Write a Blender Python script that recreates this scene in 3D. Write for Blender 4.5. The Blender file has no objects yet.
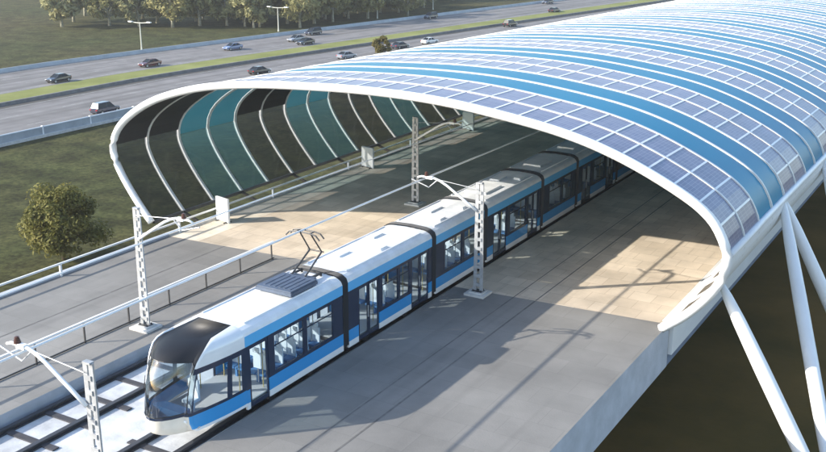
import bpy, math, random
from mathutils import Vector, noise
random.seed(7)
S = bpy.context.scene
C = S.collection
R = math.radians

# ------------------------------------------------------------------ helpers
def tag(o, label=None, cat=None, group=None, kind=None):
    if label: o['label'] = label
    if cat: o['category'] = cat
    if group: o['group'] = group
    if kind: o['kind'] = kind
    return o

def empty(name, loc, rz=0.0, label=None, cat=None, group=None):
    o = bpy.data.objects.new(name, None)
    C.objects.link(o)
    o.location = loc
    o.rotation_euler = (0, 0, rz)
    o.empty_display_size = 0.3
    return tag(o, label, cat, group)

def copy_tree(o, parent=None):
    c = o.copy()
    C.objects.link(c)
    if parent is not None:
        c.parent = parent
    for ch in list(o.children):
        copy_tree(ch, c)
    return c

class MB:
    """collects boxes, tubes and quads into one mesh"""
    def __init__(s):
        s.v = []; s.f = []; s.m = []; s.uv = {}
    def face(s, pts, mi=0, uv=None):
        b = len(s.v)
        s.v += [tuple(p) for p in pts]
        s.f.append(tuple(range(b, b + len(pts)))); s.m.append(mi)
        if uv: s.uv[len(s.f) - 1] = uv
    def grid(s, rows, mi=0, closed=False, uvs=None, flip=False):
        b = len(s.v); n = len(rows[0])
        for r in rows: s.v += [tuple(p) for p in r]
        for i in range(len(rows) - 1):
            for j in range(n if closed else n - 1):
                k = (j + 1) % n
                q = (b + i*n + j, b + i*n + k, b + (i+1)*n + k, b + (i+1)*n + j)
                if flip: q = q[::-1]
                s.f.append(q); s.m.append(mi)
    def box(s, x0, x1, y0, y1, z0, z1, mi=0):
        b = len(s.v)
        s.v += [(x0,y0,z0),(x1,y0,z0),(x1,y1,z0),(x0,y1,z0),(x0,y0,z1),(x1,y0,z1),(x1,y1,z1),(x0,y1,z1)]
        for q in ((0,3,2,1),(4,5,6,7),(0,1,5,4),(1,2,6,5),(2,3,7,6),(3,0,4,7)):
            s.f.append(tuple(b + i for i in q)); s.m.append(mi)
    def tube(s, pts, r, n=8, mi=0, caps=True):
        pts = [Vector(p) for p in pts]
        if not isinstance(r, (list, tuple)): r = [r] * len(pts)
        rows = []
        for i, p in enumerate(pts):
            a = pts[max(i - 1, 0)]; c = pts[min(i + 1, len(pts) - 1)]
            t = (c - a).normalized()
            up = Vector((0, 0, 1)) if abs(t.z) < .95 else Vector((0, 1, 0))
            u = t.cross(up).normalized(); w = u.cross(t)
            rows.append([p + (u * math.cos(k*2*math.pi/n) + w * math.sin(k*2*math.pi/n)) * r[i] for k in range(n)])
        b = len(s.v)
        s.grid(rows, mi, closed=True)
        if caps:
            s.f.append(tuple(b + k for k in range(n))[::-1]); s.m.append(mi)
            e = b + n * (len(pts) - 1)
            s.f.append(tuple(e + k for k in range(n))); s.m.append(mi)
    def beam(s, a, c, w, h, mi=0):
        a = Vector(a); c = Vector(c); t = (c - a).normalized()
        up = Vector((0, 0, 1)) if abs(t.z) < .95 else Vector((0, 1, 0))
        u = t.cross(up).normalized() * (w/2); q = u.normalized().cross(t) * (h/2)
        rows = [[p + u + q, p - u + q, p - u - q, p + u - q] for p in (a, c)]
        b = len(s.v)
        s.grid(rows, mi, closed=True)
        s.f.append((b+3, b+2, b+1, b)); s.m.append(mi)
        s.f.append((b+4, b+5, b+6, b+7)); s.m.append(mi)
    def build(s, name, mats, parent=None, smooth=False, loc=None):
        me = bpy.data.meshes.new(name)
        me.from_pydata(s.v, [], s.f)
        if not isinstance(mats, (list, tuple)): mats = [mats]
        for m in mats: me.materials.append(m)
        me.polygons.foreach_set('material_index', s.m)
        if s.uv:
            l = me.uv_layers.new(name='cells')
            for fi, uv in s.uv.items():
                p = me.polygons[fi]
                for k, li in enumerate(p.loop_indices): l.data[li].uv = uv[k]
        if smooth: me.polygons.foreach_set('use_smooth', [True] * len(me.polygons))
        me.update()
        o = bpy.data.objects.new(name, me)
        C.objects.link(o)
        if parent is not None: o.parent = parent
        if loc: o.location = loc
        return o

# ------------------------------------------------------------------ materials
def mat(name, col, rough=.6, metal=0, spec=.5, vary=0, vscale=1.0, col2=None, bump=0, bscale=8, detail=5, coat=0):
    m = bpy.data.materials.new(name); m.use_nodes = True
    nt = m.node_tree; b = nt.nodes['Principled BSDF']
    b.inputs['Base Color'].default_value = (*col, 1)
    b.inputs['Roughness'].default_value = rough
    b.inputs['Metallic'].default_value = metal
    b.inputs['Specular IOR Level'].default_value = spec
    if coat: b.inputs['Coat Weight'].default_value = coat; b.inputs['Coat Roughness'].default_value = .08
    tc = nt.nodes.new('ShaderNodeTexCoord')
    if vary or col2:
        n = nt.nodes.new('ShaderNodeTexNoise'); n.inputs['Scale'].default_value = vscale; n.inputs['Detail'].default_value = detail
        n.inputs['Roughness'].default_value = .6
        nt.links.new(tc.outputs['Object'], n.inputs['Vector'])
        r = nt.nodes.new('ShaderNodeValToRGB')
        c2 = col2 or tuple(c * (1 - vary) for c in col)
        r.color_ramp.elements[0].position = .36; r.color_ramp.elements[1].position = .66
        r.color_ramp.elements[0].color = (*c2, 1); r.color_ramp.elements[1].color = (*col, 1)
        nt.links.new(n.outputs['Fac'], r.inputs['Fac'])
        nt.links.new(r.outputs['Color'], b.inputs['Base Color'])
    if bump:
        n2 = nt.nodes.new('ShaderNodeTexNoise'); n2.inputs['Scale'].default_value = bscale; n2.inputs['Detail'].default_value = 4
        nt.links.new(tc.outputs['Object'], n2.inputs['Vector'])
        bp = nt.nodes.new('ShaderNodeBump'); bp.inputs['Strength'].default_value = bump; bp.inputs['Distance'].default_value = .05
        nt.links.new(n2.outputs['Fac'], bp.inputs['Height']); nt.links.new(bp.outputs['Normal'], b.inputs['Normal'])
    return m

def paving(name, ca, cb, joint, tw, th, rough=.75, dirt=.5, dscale=.12, jw=.012, streak=0.0):
    """slab paving: brick joints + per-slab tone + large uneven wear and long dirt streaks"""
    m = bpy.data.materials.new(name); m.use_nodes = True
    nt = m.node_tree; N = nt.nodes.new; L = nt.links.new; b = nt.nodes['Principled BSDF']
    b.inputs['Roughness'].default_value = rough
    tc = N('ShaderNodeTexCoord')
    br = N('ShaderNodeTexBrick'); br.offset = .5
    br.inputs['Color1'].default_value = (*ca, 1); br.inputs['Color2'].default_value = (*cb, 1); br.inputs['Mortar'].default_value = (*joint, 1)
    br.inputs['Scale'].default_value = 1; br.inputs['Mortar Size'].default_value = jw; br.inputs['Mortar Smooth'].default_value = .3
    br.inputs['Brick Width'].default_value = tw; br.inputs['Row Height'].default_value = th; br.inputs['Bias'].default_value = 0
    L(tc.outputs['Object'], br.inputs['Vector'])
    n = N('ShaderNodeTexNoise'); n.inputs['Scale'].default_value = dscale; n.inputs['Detail'].default_value = 7; n.inputs['Roughness'].default_value = .62
    L(tc.outputs['Object'], n.inputs['Vector'])
    r = N('ShaderNodeMapRange'); r.inputs['From Min'].default_value = .35; r.inputs['From Max'].default_value = .65
    r.inputs['To Min'].default_value = 1 - dirt; r.inputs['To Max'].default_value = 1.08
    L(n.outputs['Fac'], r.inputs['Value'])
    mp = N('ShaderNodeMapping'); mp.inputs['Scale'].default_value = (1.1, .035, 1)
    L(tc.outputs['Object'], mp.inputs['Vector'])
    n2 = N('ShaderNodeTexNoise'); n2.inputs['Scale'].default_value = 1; n2.inputs['Detail'].default_value = 4
    L(mp.outputs['Vector'], n2.inputs['Vector'])
    r2 = N('ShaderNodeMapRange'); r2.inputs['From Min'].default_value = .3; r2.inputs['From Max'].default_value = .45
    r2.inputs['To Min'].default_value = 1 - streak; r2.inputs['To Max'].default_value = 1
    L(n2.outputs['Fac'], r2.inputs['Value'])
    mu = N('ShaderNodeMath'); mu.operation = 'MULTIPLY'
    L(r.outputs['Result'], mu.inputs[0]); L(r2.outputs['Result'], mu.inputs[1])
    mx = N('ShaderNodeMix'); mx.data_type = 'RGBA'; mx.blend_type = 'MULTIPLY'; mx.inputs['Factor'].default_value = 1
    L(br.outputs['Color'], mx.inputs['A']); L(mu.outputs['Value'], mx.inputs['B'])
    L(mx.outputs['Result'], b.inputs['Base Color'])
    n3 = N('ShaderNodeTexNoise'); n3.inputs['Scale'].default_value = 12; n3.inputs['Detail'].default_value = 4
    L(tc.outputs['Object'], n3.inputs['Vector'])
    bp = N('ShaderNodeBump'); bp.inputs['Strength'].default_value = .25; bp.inputs['Distance'].default_value = .03
    L(n3.outputs['Fac'], bp.inputs['Height']); L(bp.outputs['Normal'], b.inputs['Normal'])
    return m

def glass(name, tint, refl=.12, rough=.03, body=None, bodyf=.3):
    m = bpy.data.materials.new(name); m.use_nodes = True
    nt = m.node_tree; nt.nodes.clear(); N = nt.nodes.new; L = nt.links.new
    o = N('ShaderNodeOutputMaterial'); t = N('ShaderNodeBsdfTransparent'); g = N('ShaderNodeBsdfGlossy')
    t.inputs['Color'].default_value = (*tint, 1); g.inputs['Roughness'].default_value = rough
    f = N('ShaderNodeLayerWeight'); f.inputs['Blend'].default_value = .5
    pw = N('ShaderNodeMath'); pw.operation = 'POWER'; pw.inputs[1].default_value = 4.0; L(f.outputs['Facing'], pw.inputs[0])
    a = N('ShaderNodeMath'); a.operation = 'MULTIPLY_ADD'; a.inputs[1].default_value = .7; a.inputs[2].default_value = refl; a.use_clamp = True
    L(pw.outputs[0], a.inputs[0])
    mx = N('ShaderNodeMixShader'); L(a.outputs[0], mx.inputs[0]); L(t.outputs[0], mx.inputs[1]); L(g.outputs[0], mx.inputs[2])
    out = mx
    if body:                                   # dusty / fritted film that glows a little when the sun is behind it
        tr = N('ShaderNodeBsdfTranslucent'); tr.inputs['Color'].default_value = (*body, 1)
        m2 = N('ShaderNodeMixShader'); m2.inputs[0].default_value = bodyf
        L(mx.outputs[0], m2.inputs[1]); L(tr.outputs[0], m2.inputs[2]); out = m2
    L(out.outputs[0], o.inputs[0])
    return m

def blue_sheet(name, col, trans, coat_rough=.28):
    """tinted polycarbonate: coloured body, light soaks through, glossy outer skin"""
    m = bpy.data.materials.new(name); m.use_nodes = True
    nt = m.node_tree; N = nt.nodes.new; L = nt.links.new
    b = nt.nodes['Principled BSDF']; o = nt.nodes['Material Output']
    b.inputs['Base Color'].default_value = (*col, 1); b.inputs['Roughness'].default_value = coat_rough
    b.inputs['Specular IOR Level'].default_value = .3
    g = N('ShaderNodeNewGeometry'); mc = N('ShaderNodeMix'); mc.data_type = 'RGBA'       # inner skin (front faces look inwards) has a darker base colour
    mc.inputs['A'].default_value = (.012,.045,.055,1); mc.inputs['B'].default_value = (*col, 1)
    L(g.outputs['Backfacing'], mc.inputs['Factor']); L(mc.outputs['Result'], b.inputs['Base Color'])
    t = N('ShaderNodeBsdfTranslucent'); t.inputs['Color'].default_value = (*trans, 1)
    mx = N('ShaderNodeMixShader'); mx.inputs[0].default_value = .42
    L(b.outputs[0], mx.inputs[1]); L(t.outputs[0], mx.inputs[2]); L(mx.outputs[0], o.inputs[0])
    return m

def solar_mat():
    m = bpy.data.materials.new('solar_cells'); m.use_nodes = True
    nt = m.node_tree; N = nt.nodes.new; L = nt.links.new; b = nt.nodes['Principled BSDF']
    uv = N('ShaderNodeUVMap'); uv.uv_map = 'cells'
    br = N('ShaderNodeTexBrick'); br.offset = 0
    br.inputs['Color1'].default_value = (.125, .135, .22, 1); br.inputs['Color2'].default_value = (.165, .172, .255, 1)
    br.inputs['Mortar'].default_value = (.28, .29, .36, 1)
    br.inputs['Scale'].default_value = 1; br.inputs['Brick Width'].default_value = .25; br.inputs['Row Height'].default_value = .125
    br.inputs['Mortar Size'].default_value = .008; br.inputs['Mortar Smooth'].default_value = .2
    L(uv.outputs[0], br.inputs['Vector'])
    tc = N('ShaderNodeTexCoord'); n = N('ShaderNodeTexNoise'); n.inputs['Scale'].default_value = .5; n.inputs['Detail'].default_value = 3
    L(tc.outputs['Object'], n.inputs['Vector'])
    mx = N('ShaderNodeMix'); mx.data_type = 'RGBA'; mx.blend_type = 'MULTIPLY'
    mx.inputs['Factor'].default_value = .6
    L(br.outputs['Color'], mx.inputs['A']); L(n.outputs['Color'], mx.inputs['B'])
    r = N('ShaderNodeMapRange'); r.inputs['To Min'].default_value = .7; r.inputs['To Max'].default_value = 1.3
    L(n.outputs['Fac'], r.inputs['Value']); L(r.outputs['Result'], mx.inputs['B'])
    L(mx.outputs['Result'], b.inputs['Base Color'])
    b.inputs['Roughness'].default_value = .3; b.inputs['Specular IOR Level'].default_value = .35
    return m

def foliage(name, dark, mid, light):
    m = bpy.data.materials.new(name); m.use_nodes = True
    nt = m.node_tree; N = nt.nodes.new; L = nt.links.new; b = nt.nodes['Principled BSDF']; o = nt.nodes['Material Output']
    tc = N('ShaderNodeTexCoord'); n = N('ShaderNodeTexNoise'); n.inputs['Scale'].default_value = .55; n.inputs['Detail'].default_value = 6
    n.inputs['Roughness'].default_value = .7
    L(tc.outputs['Object'], n.inputs['Vector'])
    r = N('ShaderNodeValToRGB'); e = r.color_ramp.elements
    e[0].position = .33; e[0].color = (*dark, 1); e[1].position = .68; e[1].color = (*light, 1)
    k = e.new(.5); k.color = (*mid, 1)
    L(n.outputs['Fac'], r.inputs['Fac']); L(r.outputs['Color'], b.inputs['Base Color'])
    b.inputs['Roughness'].default_value = .65; b.inputs['Specular IOR Level'].default_value = .2
    t = N('ShaderNodeBsdfTranslucent'); L(r.outputs['Color'], t.inputs['Color'])
    mx = N('ShaderNodeMixShader'); mx.inputs[0].default_value = .3
    L(b.outputs[0], mx.inputs[1]); L(t.outputs[0], mx.inputs[2]); L(mx.outputs[0], o.inputs[0])
    return m

def ground_mat():
    m = bpy.data.materials.new('dry_grass_ground'); m.use_nodes = True
    nt = m.node_tree; N = nt.nodes.new; L = nt.links.new; b = nt.nodes['Principled BSDF']
    tc = N('ShaderNodeTexCoord')
    def nz(s, d=6):
        n = N('ShaderNodeTexNoise'); n.inputs['Scale'].default_value = s; n.inputs['Detail'].default_value = d; n.inputs['Roughness'].default_value = .62
        L(tc.outputs['Object'], n.inputs['Vector']); return n
    def ramp(n, a, c, p0=.38, p1=.62):
        r = N('ShaderNodeValToRGB'); e = r.color_ramp.elements
        e[0].position = p0; e[0].color = (*a, 1); e[1].position = p1; e[1].color = (*c, 1)
        L(n.outputs['Fac'], r.inputs['Fac']); return r
    big = ramp(nz(.02), (.044, .050, .017), (.064, .056, .023))
    mid = ramp(nz(.25, 8), (.6,)*3, (1.32,)*3)
    fine = ramp(nz(2.2, 8), (.6,)*3, (1.35,)*3)
    m1 = N('ShaderNodeMix'); m1.data_type = 'RGBA'; m1.blend_type = 'MULTIPLY'; m1.inputs['Factor'].default_value = 1
    m2 = N('ShaderNodeMix'); m2.data_type = 'RGBA'; m2.blend_type = 'MULTIPLY'; m2.inputs['Factor'].default_value = 1
    L(big.outputs[0], m1.inputs['A']); L(mid.outputs[0], m1.inputs['B'])
    L(m1.outputs['Result'], m2.inputs['A']); L(fine.outputs[0], m2.inputs['B'])
    L(m2.outputs['Result'], b.inputs['Base Color'])
    b.inputs['Roughness'].default_value = .95; b.inputs['Specular IOR Level'].default_value = .1
    return m

def asphalt_mat():
    m = bpy.data.materials.new('asphalt'); m.use_nodes = True
    nt = m.node_tree; N = nt.nodes.new; L = nt.links.new; b = nt.nodes['Principled BSDF']
    uv = N('ShaderNodeUVMap'); uv.uv_map = 'cells'
    mp = N('ShaderNodeMapping'); mp.inputs['Scale'].default_value = (9, .012, 1); L(uv.outputs[0], mp.inputs['Vector'])
    n = N('ShaderNodeTexNoise'); n.inputs['Scale'].default_value = 1; n.inputs['Detail'].default_value = 5; L(mp.outputs[0], n.inputs['Vector'])
    r = N('ShaderNodeValToRGB'); e = r.color_ramp.elements
    e[0].position = .32; e[0].color = (.10, .094, .09, 1); e[1].position = .56; e[1].color = (.17, .162, .16, 1)
    L(n.outputs['Fac'], r.inputs['Fac'])
    tc = N('ShaderNodeTexCoord'); n2 = N('ShaderNodeTexNoise'); n2.inputs['Scale'].default_value = .35; n2.inputs['Detail'].default_value = 7
    L(tc.outputs['Object'], n2.inputs['Vector'])
    r2 = N('ShaderNodeMapRange'); r2.inputs['From Min'].default_value = .3; r2.inputs['From Max'].default_value = .7; r2.inputs['To Min'].default_value = .82; r2.inputs['To Max'].default_value = 1.15
    L(n2.outputs['Fac'], r2.inputs['Value'])
    mx = N('ShaderNodeMix'); mx.data_type = 'RGBA'; mx.blend_type = 'MULTIPLY'; mx.inputs['Factor'].default_value = 1
    L(r.outputs['Color'], mx.inputs['A']); L(r2.outputs['Result'], mx.inputs['B']); L(mx.outputs['Result'], b.inputs['Base Color'])
    b.inputs['Roughness'].default_value = .85
    return m

M = dict(
    ground=ground_mat(), asphalt=asphalt_mat(),
    deck=paving('grey_slab_paving', (.212,.205,.192), (.236,.228,.214), (.178,.172,.162), 2.4, 1.6, dirt=.30, streak=.12),
    beige=paving('beige_tile_paving', (.60,.50,.38), (.72,.61,.475), (.49,.40,.30), 1.3, 1.3, dirt=.30, dscale=.2, streak=.15, jw=.02),
    earth=mat('brown_earth', (.18,.105,.03), .95, spec=.1, col2=(.075,.055,.014), vscale=.07, detail=9, bump=.4, bscale=3),
    ribwhite=mat('white_rib_steel', (.66,.67,.66), .45, vary=.12, vscale=.6),
    sunstrip=paving('painted_sun_strip', (.66,.58,.46), (.76,.68,.55), (.55,.48,.38), .8, .8, dirt=.2, dscale=.25, jw=.015),  # sunlit tone put into the paving colour
    teallining=mat('teal_lining', (.022,.085,.105), .35, vary=.15, vscale=.5),
    fascia=mat('concrete_fascia', (.44,.47,.52), .8, vary=.2, vscale=.8, bump=.2),
    fascia2=mat('worn_joint', (.16,.155,.148), .85, vary=.4, vscale=1.5),
    slab=mat('pale_track_slab', (.64,.66,.68), .7, vary=.38, vscale=.7, detail=9, bump=.2),
    rail=mat('dark_rail', (.045,.047,.055), .5, vary=.3, vscale=2),
    sleeper=mat('dark_sleeper', (.06,.06,.068), .75, vary=.3, vscale=2),
    white=mat('white_painted_steel', (.78,.79,.79), .35, vary=.07, vscale=.7),
    greysteel=mat('galvanised_steel', (.44,.455,.47), .45, metal=.3, vary=.25, vscale=3),
    trim=mat('black_rubber', (.012,.013,.016), .45),
    concrete=mat('white_concrete', (.6,.59,.56), .8, vary=.2, vscale=2),
    tramwhite=mat('tram_white_paint', (.76,.78,.79), .22, coat=.4, vary=.06, vscale=.9),
    tramroof=mat('tram_white_roof', (.76,.78,.79), .5, vary=.16, vscale=1.2, detail=9),
    bumper=mat('tram_cream_bumper', (.72,.67,.58), .35, vary=.08, vscale=2),
    blue=mat('tram_blue_stripe', (.03,.27,.60), .25, coat=.4),
    lightblue=mat('tram_light_blue_cornice', (.09,.42,.76), .3, coat=.3),
    navy=mat('tram_navy_band', (.012,.024,.055), .18, coat=.5),
    cap=mat('tram_dark_cap', (.012,.014,.019), .5, spec=.25),
    winglass=glass('tram_window_glass', (.90,.94,.96), .05),
    windscreen=glass('tram_windscreen_glass', (.46,.54,.58), .12),
    bellows=mat('bellows_rubber', (.014,.018,.025), .6),
    equip=mat('roof_unit_blue_grey', (.085,.115,.17), .45, vary=.25, vscale=2),
    dark=mat('dark_steel', (.05,.05,.052), .5, vary=.3, vscale=4),
    seat=mat('tram_seat_pale', (.62,.68,.74), .6),
    seatblue=mat('tram_seat_blue', (.05,.16,.35), .7),
    floor=mat('tram_floor', (.42,.44,.46), .7),
    lining=mat('tram_lining', (.75,.77,.8), .5),
    yellow=mat('handrail_yellow', (.45,.36,.12), .4),
    solar=solar_mat(),
    under=mat('solar_underside', (.017,.018,.020), .7),
    clear=glass('smoked_added_glazing', (.42,.45,.50), .02, .05, body=(.012,.016,.022), bodyf=.35),
    tealclear=glass('teal_added_glazing', (.34,.46,.52), .03, .05, body=(.028,.09,.12), bodyf=.38),
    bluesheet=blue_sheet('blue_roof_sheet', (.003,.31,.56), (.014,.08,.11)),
    leaf=foliage('olive_leaves', (.075,.08,.018), (.15,.145,.036), (.25,.225,.07)),
    leaf2=foliage('dusty_olive_leaves', (.17,.17,.075), (.27,.26,.12), (.38,.35,.18)),
    leaf3=foliage('yellow_olive_leaves', (.17,.165,.06), (.27,.25,.10), (.36,.33,.15)),
    bark=mat('pale_bark', (.42,.40,.30), .9, vary=.4, vscale=2, bump=.4),
    bark2=mat('brown_bark', (.13,.10,.06), .9, vary=.4, vscale=3, bump=.4),
    turf=mat('median_turf', (.22,.235,.085), .95, spec=.1, col2=(.16,.175,.055), vscale=.15, detail=8),
    kerb=mat('kerb_concrete', (.20,.195,.19), .85, vary=.3, vscale=1),
    darkverge=mat('dark_shoulder', (.075,.068,.06), .9, vary=.3, vscale=.3),
    barrier=mat('pale_blue_barrier', (.36,.39,.41), .7, vary=.2, vscale=.6),
    paint=mat('worn_road_paint', (.42,.42,.40), .8, vary=.5, vscale=1.2),
    lamp=mat('lamp_grey', (.58,.58,.50), .5),
    lampglass=mat('lamp_lens', (.75,.75,.70), .2),
    tyre=mat('tyre', (.012,.012,.012), .8), rim=mat('wheel_rim', (.45,.46,.48), .35, metal=.6),
    carglass=mat('car_glass', (.012,.015,.018), .2, spec=.2), headlight=mat('headlight_lens', (.75,.78,.8), .15),
    taillight=mat('taillight_lens', (.35,.01,.01), .2),
    sign=mat('white_board', (.80,.79,.75), .5, vary=.05, vscale=1),
    brown=mat('brown_ceramic', (.09,.04,.032), .3),
    bush=foliage('bush_leaves', (.07,.06,.012), (.12,.10,.02), (.18,.14,.04)),
)

# ------------------------------------------------------------------ setting
GZ = -8.0
b = MB(); b.face([(-1800,-600,GZ),(1200,-600,GZ),(1200,2200,GZ),(-1800,2200,GZ)])
tag(b.build('ground', M['ground']), kind='structure')

b = MB(); ys_ = [-80 + 10*i for i in range(34)]
b.grid([[(x + 2.5*math.sin(y*.13+k)*(k in (0,3)), y, GZ+.01) for k, x in enumerate((2.0, 14.0, 40.0, 75.0))] for y in ys_], flip=True)
tag(b.build('bare_earth', M['earth']), kind='structure')

def bend(y):                                 # the motorway swings right beyond Y = 140
    t = max(0.0, y - 125.0)
    return .15 * (t * t / (t + 22.0)) if t > 0 else 0.0
YS = [-60 + 6*i for i in range(34)] + [144 + 8*i for i in range(75)]
def road_strip(x0, x1, z, mb, mi=0):
    for a, c in zip(YS[:-1], YS[1:]):
        mb.face([(x0+bend(a),a,z),(x1+bend(a),a,z),(x1+bend(c),c,z),(x0+bend(c),c,z)], mi,
                uv=[(0,a),(1,a),(1,c),(0,c)])
def road_bar(x0, x1, z0, z1, mb, mi=0, ys=None):
    rows = [[(x0+bend(y),y,z0),(x0+bend(y),y,z1),(x1+bend(y),y,z1),(x1+bend(y),y,z0)] for y in (ys or YS)]
    mb.grid(rows, mi)
b = MB(); road_strip(-105.2, -83.6, GZ+.012, b); tag(b.build('road', M['asphalt']), kind='structure')
b = MB(); road_strip(-132.6, -113.8, GZ+.012, b); tag(b.build('road', M['asphalt']), kind='structure')
b = MB(); road_strip(-84.3, -83.0, GZ+.016, b); road_strip(-104.9,-103.2, GZ+.016, b)
tag(b.build('road_shoulder', M['darkverge']), kind='structure')
b = MB(); road_bar(-105.6, -105.2, GZ, GZ+.5, b); tag(b.build('kerb', M['kerb']), kind='structure')
b = MB(); road_bar(-113.8, -113.4, GZ, GZ+.14, b); tag(b.build('kerb', M['kerb']), kind='structure')
b = MB(); road_strip(-113.4, -105.6, GZ+.13, b); tag(b.build('median_grass', M['turf']), kind='structure')
b = MB()
for cx in (-90.3, -97.0, -119.8, -126.2):
    y = 20.0
    while y < 520:
        b.face([(cx-.08+bend(y),y,GZ+.02),(cx+.08+bend(y),y,GZ+.02),(cx+.08+bend(y+4),y+4,GZ+.02),(cx-.08+bend(y+4),y+4,GZ+.02)])
        y += 12
for cx in (-131.6, -115.0, -102.9, -84.8):
    road_strip(cx-.08, cx+.08, GZ+.02, b)
tag(b.build('road_marking', M['paint']), kind='structure')

# near side barrier: pale panels between posts
ROADY = [24 + 4*i for i in range(100)]
e = empty('roadside_barrier', (0,0,0), label='pale blue grey panel barrier along the near edge of the motorway', cat='barrier')
b = MB(); road_bar(-82.5, -82.3, GZ+.12, GZ+1.25, b, ys=ROADY); b.build('panel', M['barrier'], e)
b = MB(); road_bar(-82.9, -81.9, GZ, GZ+.35, b, ys=ROADY); b.build('footing', M['concrete'], e)
b = MB()
for a, c in zip(ROADY[:-1], ROADY[1:]): b.tube([(-82.4+bend(a),a,GZ+1.3),(-82.4+bend(c),c,GZ+1.3)], .09, 6)
b.build('top_rail', M['white'], e)
for i in range(45):
    y = ROADY[i*2]
    p = MB(); x = -82.4+bend(y); p.box(x-.12, x+.16, y-.1, y+.1, GZ+.3, GZ+1.45); p.build('post', M['white'], e)
e = empty('roadside_barrier', (0,0,0), label='low pale concrete barrier along the far edge of the motorway', cat='barrier')
b = MB(); rows = [[(-133.3+bend(y),y,GZ),(-133.2+bend(y),y,GZ+.45),(-133.05+bend(y),y,GZ+.75),(-132.85+bend(y),y,GZ+.75),(-132.6+bend(y),y,GZ+.3),(-132.5+bend(y),y,GZ)] for y in YS]
b.grid(rows); b.build('wall', M['barrier'], e)

# ------------------------------------------------------------------ platform (deck), track bed
DX0, DX1 = -20.3, 12.15
YF, YB = -40.0, 182.0
L0, L1 = 46.25, 48.3        # the line where grey slabs give way to beige tiles (left end, right end)
def lineY(x): return L0 + (L1 - L0) * (x - DX0) / (DX1 - DX0)
b = MB()
b.face([(0.2,YF,0),(DX1,YF,0),(DX1,lineY(DX1),0),(0.2,lineY(.2),0)], 0)
b.face([(DX0,YF,0),(-8.7,YF,0),(-8.7,lineY(-8.7),0),(DX0,lineY(DX0),0)], 0)
b.face([(DX0,lineY(DX0),0),(-3.35,lineY(-3.35),0),(-3.35,YB,0),(DX0,YB,0)], 1)
b.face([(0.2,lineY(.2),0),(DX1,lineY(DX1),0),(DX1-.4,YB,0),(0.2,YB,0)], 1)
b.face([(-19.98,lineY(-20)+.05,.005),(-17.7,lineY(-17.7)+.05,.005),(-17.7,YB,.005),(-19.98,YB,.005)], 3)  # paler strip painted where sunlight lies along the left railing
# fascias
b.face([(DX1,YF,-2.4),(DX1,lineY(DX1)+.2,-2.4),(DX1,lineY(DX1)+.2,0),(DX1,YF,0)], 2)
b.face([(DX0,YF,0),(DX0,YB,0),(DX0,YB,-1.4),(DX0,YF,-1.4)], 2)
b.face([(-8.7,YF,0),(-8.7,YF,-.62),(-8.7,lineY(-8.7),-.62),(-8.7,lineY(-8.7),0)], 2)
b.face([(.2,YF,-.62),(.2,YF,0),(.2,YB,0),(.2,YB,-.62)], 2)
b.face([(-8.7,lineY(-8.7),-.62),(-3.35,lineY(-3.35),-.62),(-3.35,lineY(-3.35),0),(-8.7,lineY(-8.7),0)], 2)
b.face([(-3.35,lineY(-3.35),-.62),(-3.35,YB,-.62),(-3.35,YB,0),(-3.35,lineY(-3.35),0)], 2)
# underside and core wall
b.face([(DX0,YF,-1.4),(DX0,YB,-1.4),(DX1-.02,YB,-2.4),(DX1-.02,YF,-2.4)], 2)
b.box(-17, 3.5, YF+1, YB-1, GZ-.2, -1.3, 2)
plat = tag(b.build('platform', [M['deck'], M['beige'], M['fascia'], M['sunstrip']]), kind='structure')
b = MB(); b.box(-8.69, .19, YF, YB, -1.0, -.62); tag(b.build('track_bed', M['slab']), kind='structure')
# edge strip and pale edge kerb of the left platform
b = MB(); b.box(DX0-.12, DX0+.25, YF, 46.3, -.3, .14)
tag(b.build('platform_edge', M['fascia']), kind='structure')
b = MB(); b.box(DX0-.12, DX0+.3, 46.31, YB, -.3, .14)
tag(b.build('platform_edge', M['concrete']), kind='structure')
# joints / drain slots in the right-hand platform
b = MB()
for x, w in ((3.75,.035),(5.0,.045)):
    b.box(x-w, x+w, YF, lineY(x)-.02, .001, .006); b.box(x-w*.7, x+w*.7, lineY(x)+.02, 120, .001, .006)
for x in (-15.6, -13.2):
    b.box(x-.05, x+.05, YF, lineY(x)-.02, .001, .006)
tag(b.build('drain_slot', M['fascia2']), kind='structure')

for x, lab in ((-8.3,'dark running rail tight against the grey platform wall'), (-6.2,'dark running rail in the middle of the empty pale track bed'),
               (-2.75,'dark running rail under the left wheels of the tram'), (-.85,'dark running rail under the right wheels of the tram')):
    b = MB(); y1 = 46 if x < -5 else 170
    b.box(x-.2, x+.2, YF, y1, -.62, -.57); b.box(x-.06, x+.06, YF, y1, -.57, -.46); b.box(x-.11, x+.11, YF, y1, -.46, -.42)
    tag(b.build('rail', M['rail']), lab, 'rail')
b = MB(); b.box(-1.7, 1.6, -.16, .16, -.035, .03)
sl0 = None
for i in range(12):
    y = 20.2 + 2.0*i + .15
    if sl0 is None: sl0 = b.build('sleeper', M['sleeper']); o = sl0
    else: o = sl0.copy(); C.objects.link(o)
    o.location = (-6.95, y, -.59)
    tag(o, 'dark sleeper laid across the empty pale track bed beside the tram nose', 'sleeper', 'dark sleepers of the empty track')
sl1 = None
for i in range(4):
    b = MB(); b.box(-1.5, 1.5, -.16, .16, -.035, .03)
    if sl1 is None: sl1 = b.build('sleeper', M['sleeper']); o = sl1
    else: o = sl1.copy(); C.objects.link(o)
    o.location = (-1.8, 20.35 + 2*i, -.59)
    tag(o, 'dark sleeper on the track in front of the tram', 'sleeper', 'sleepers ahead of the tram')

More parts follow.
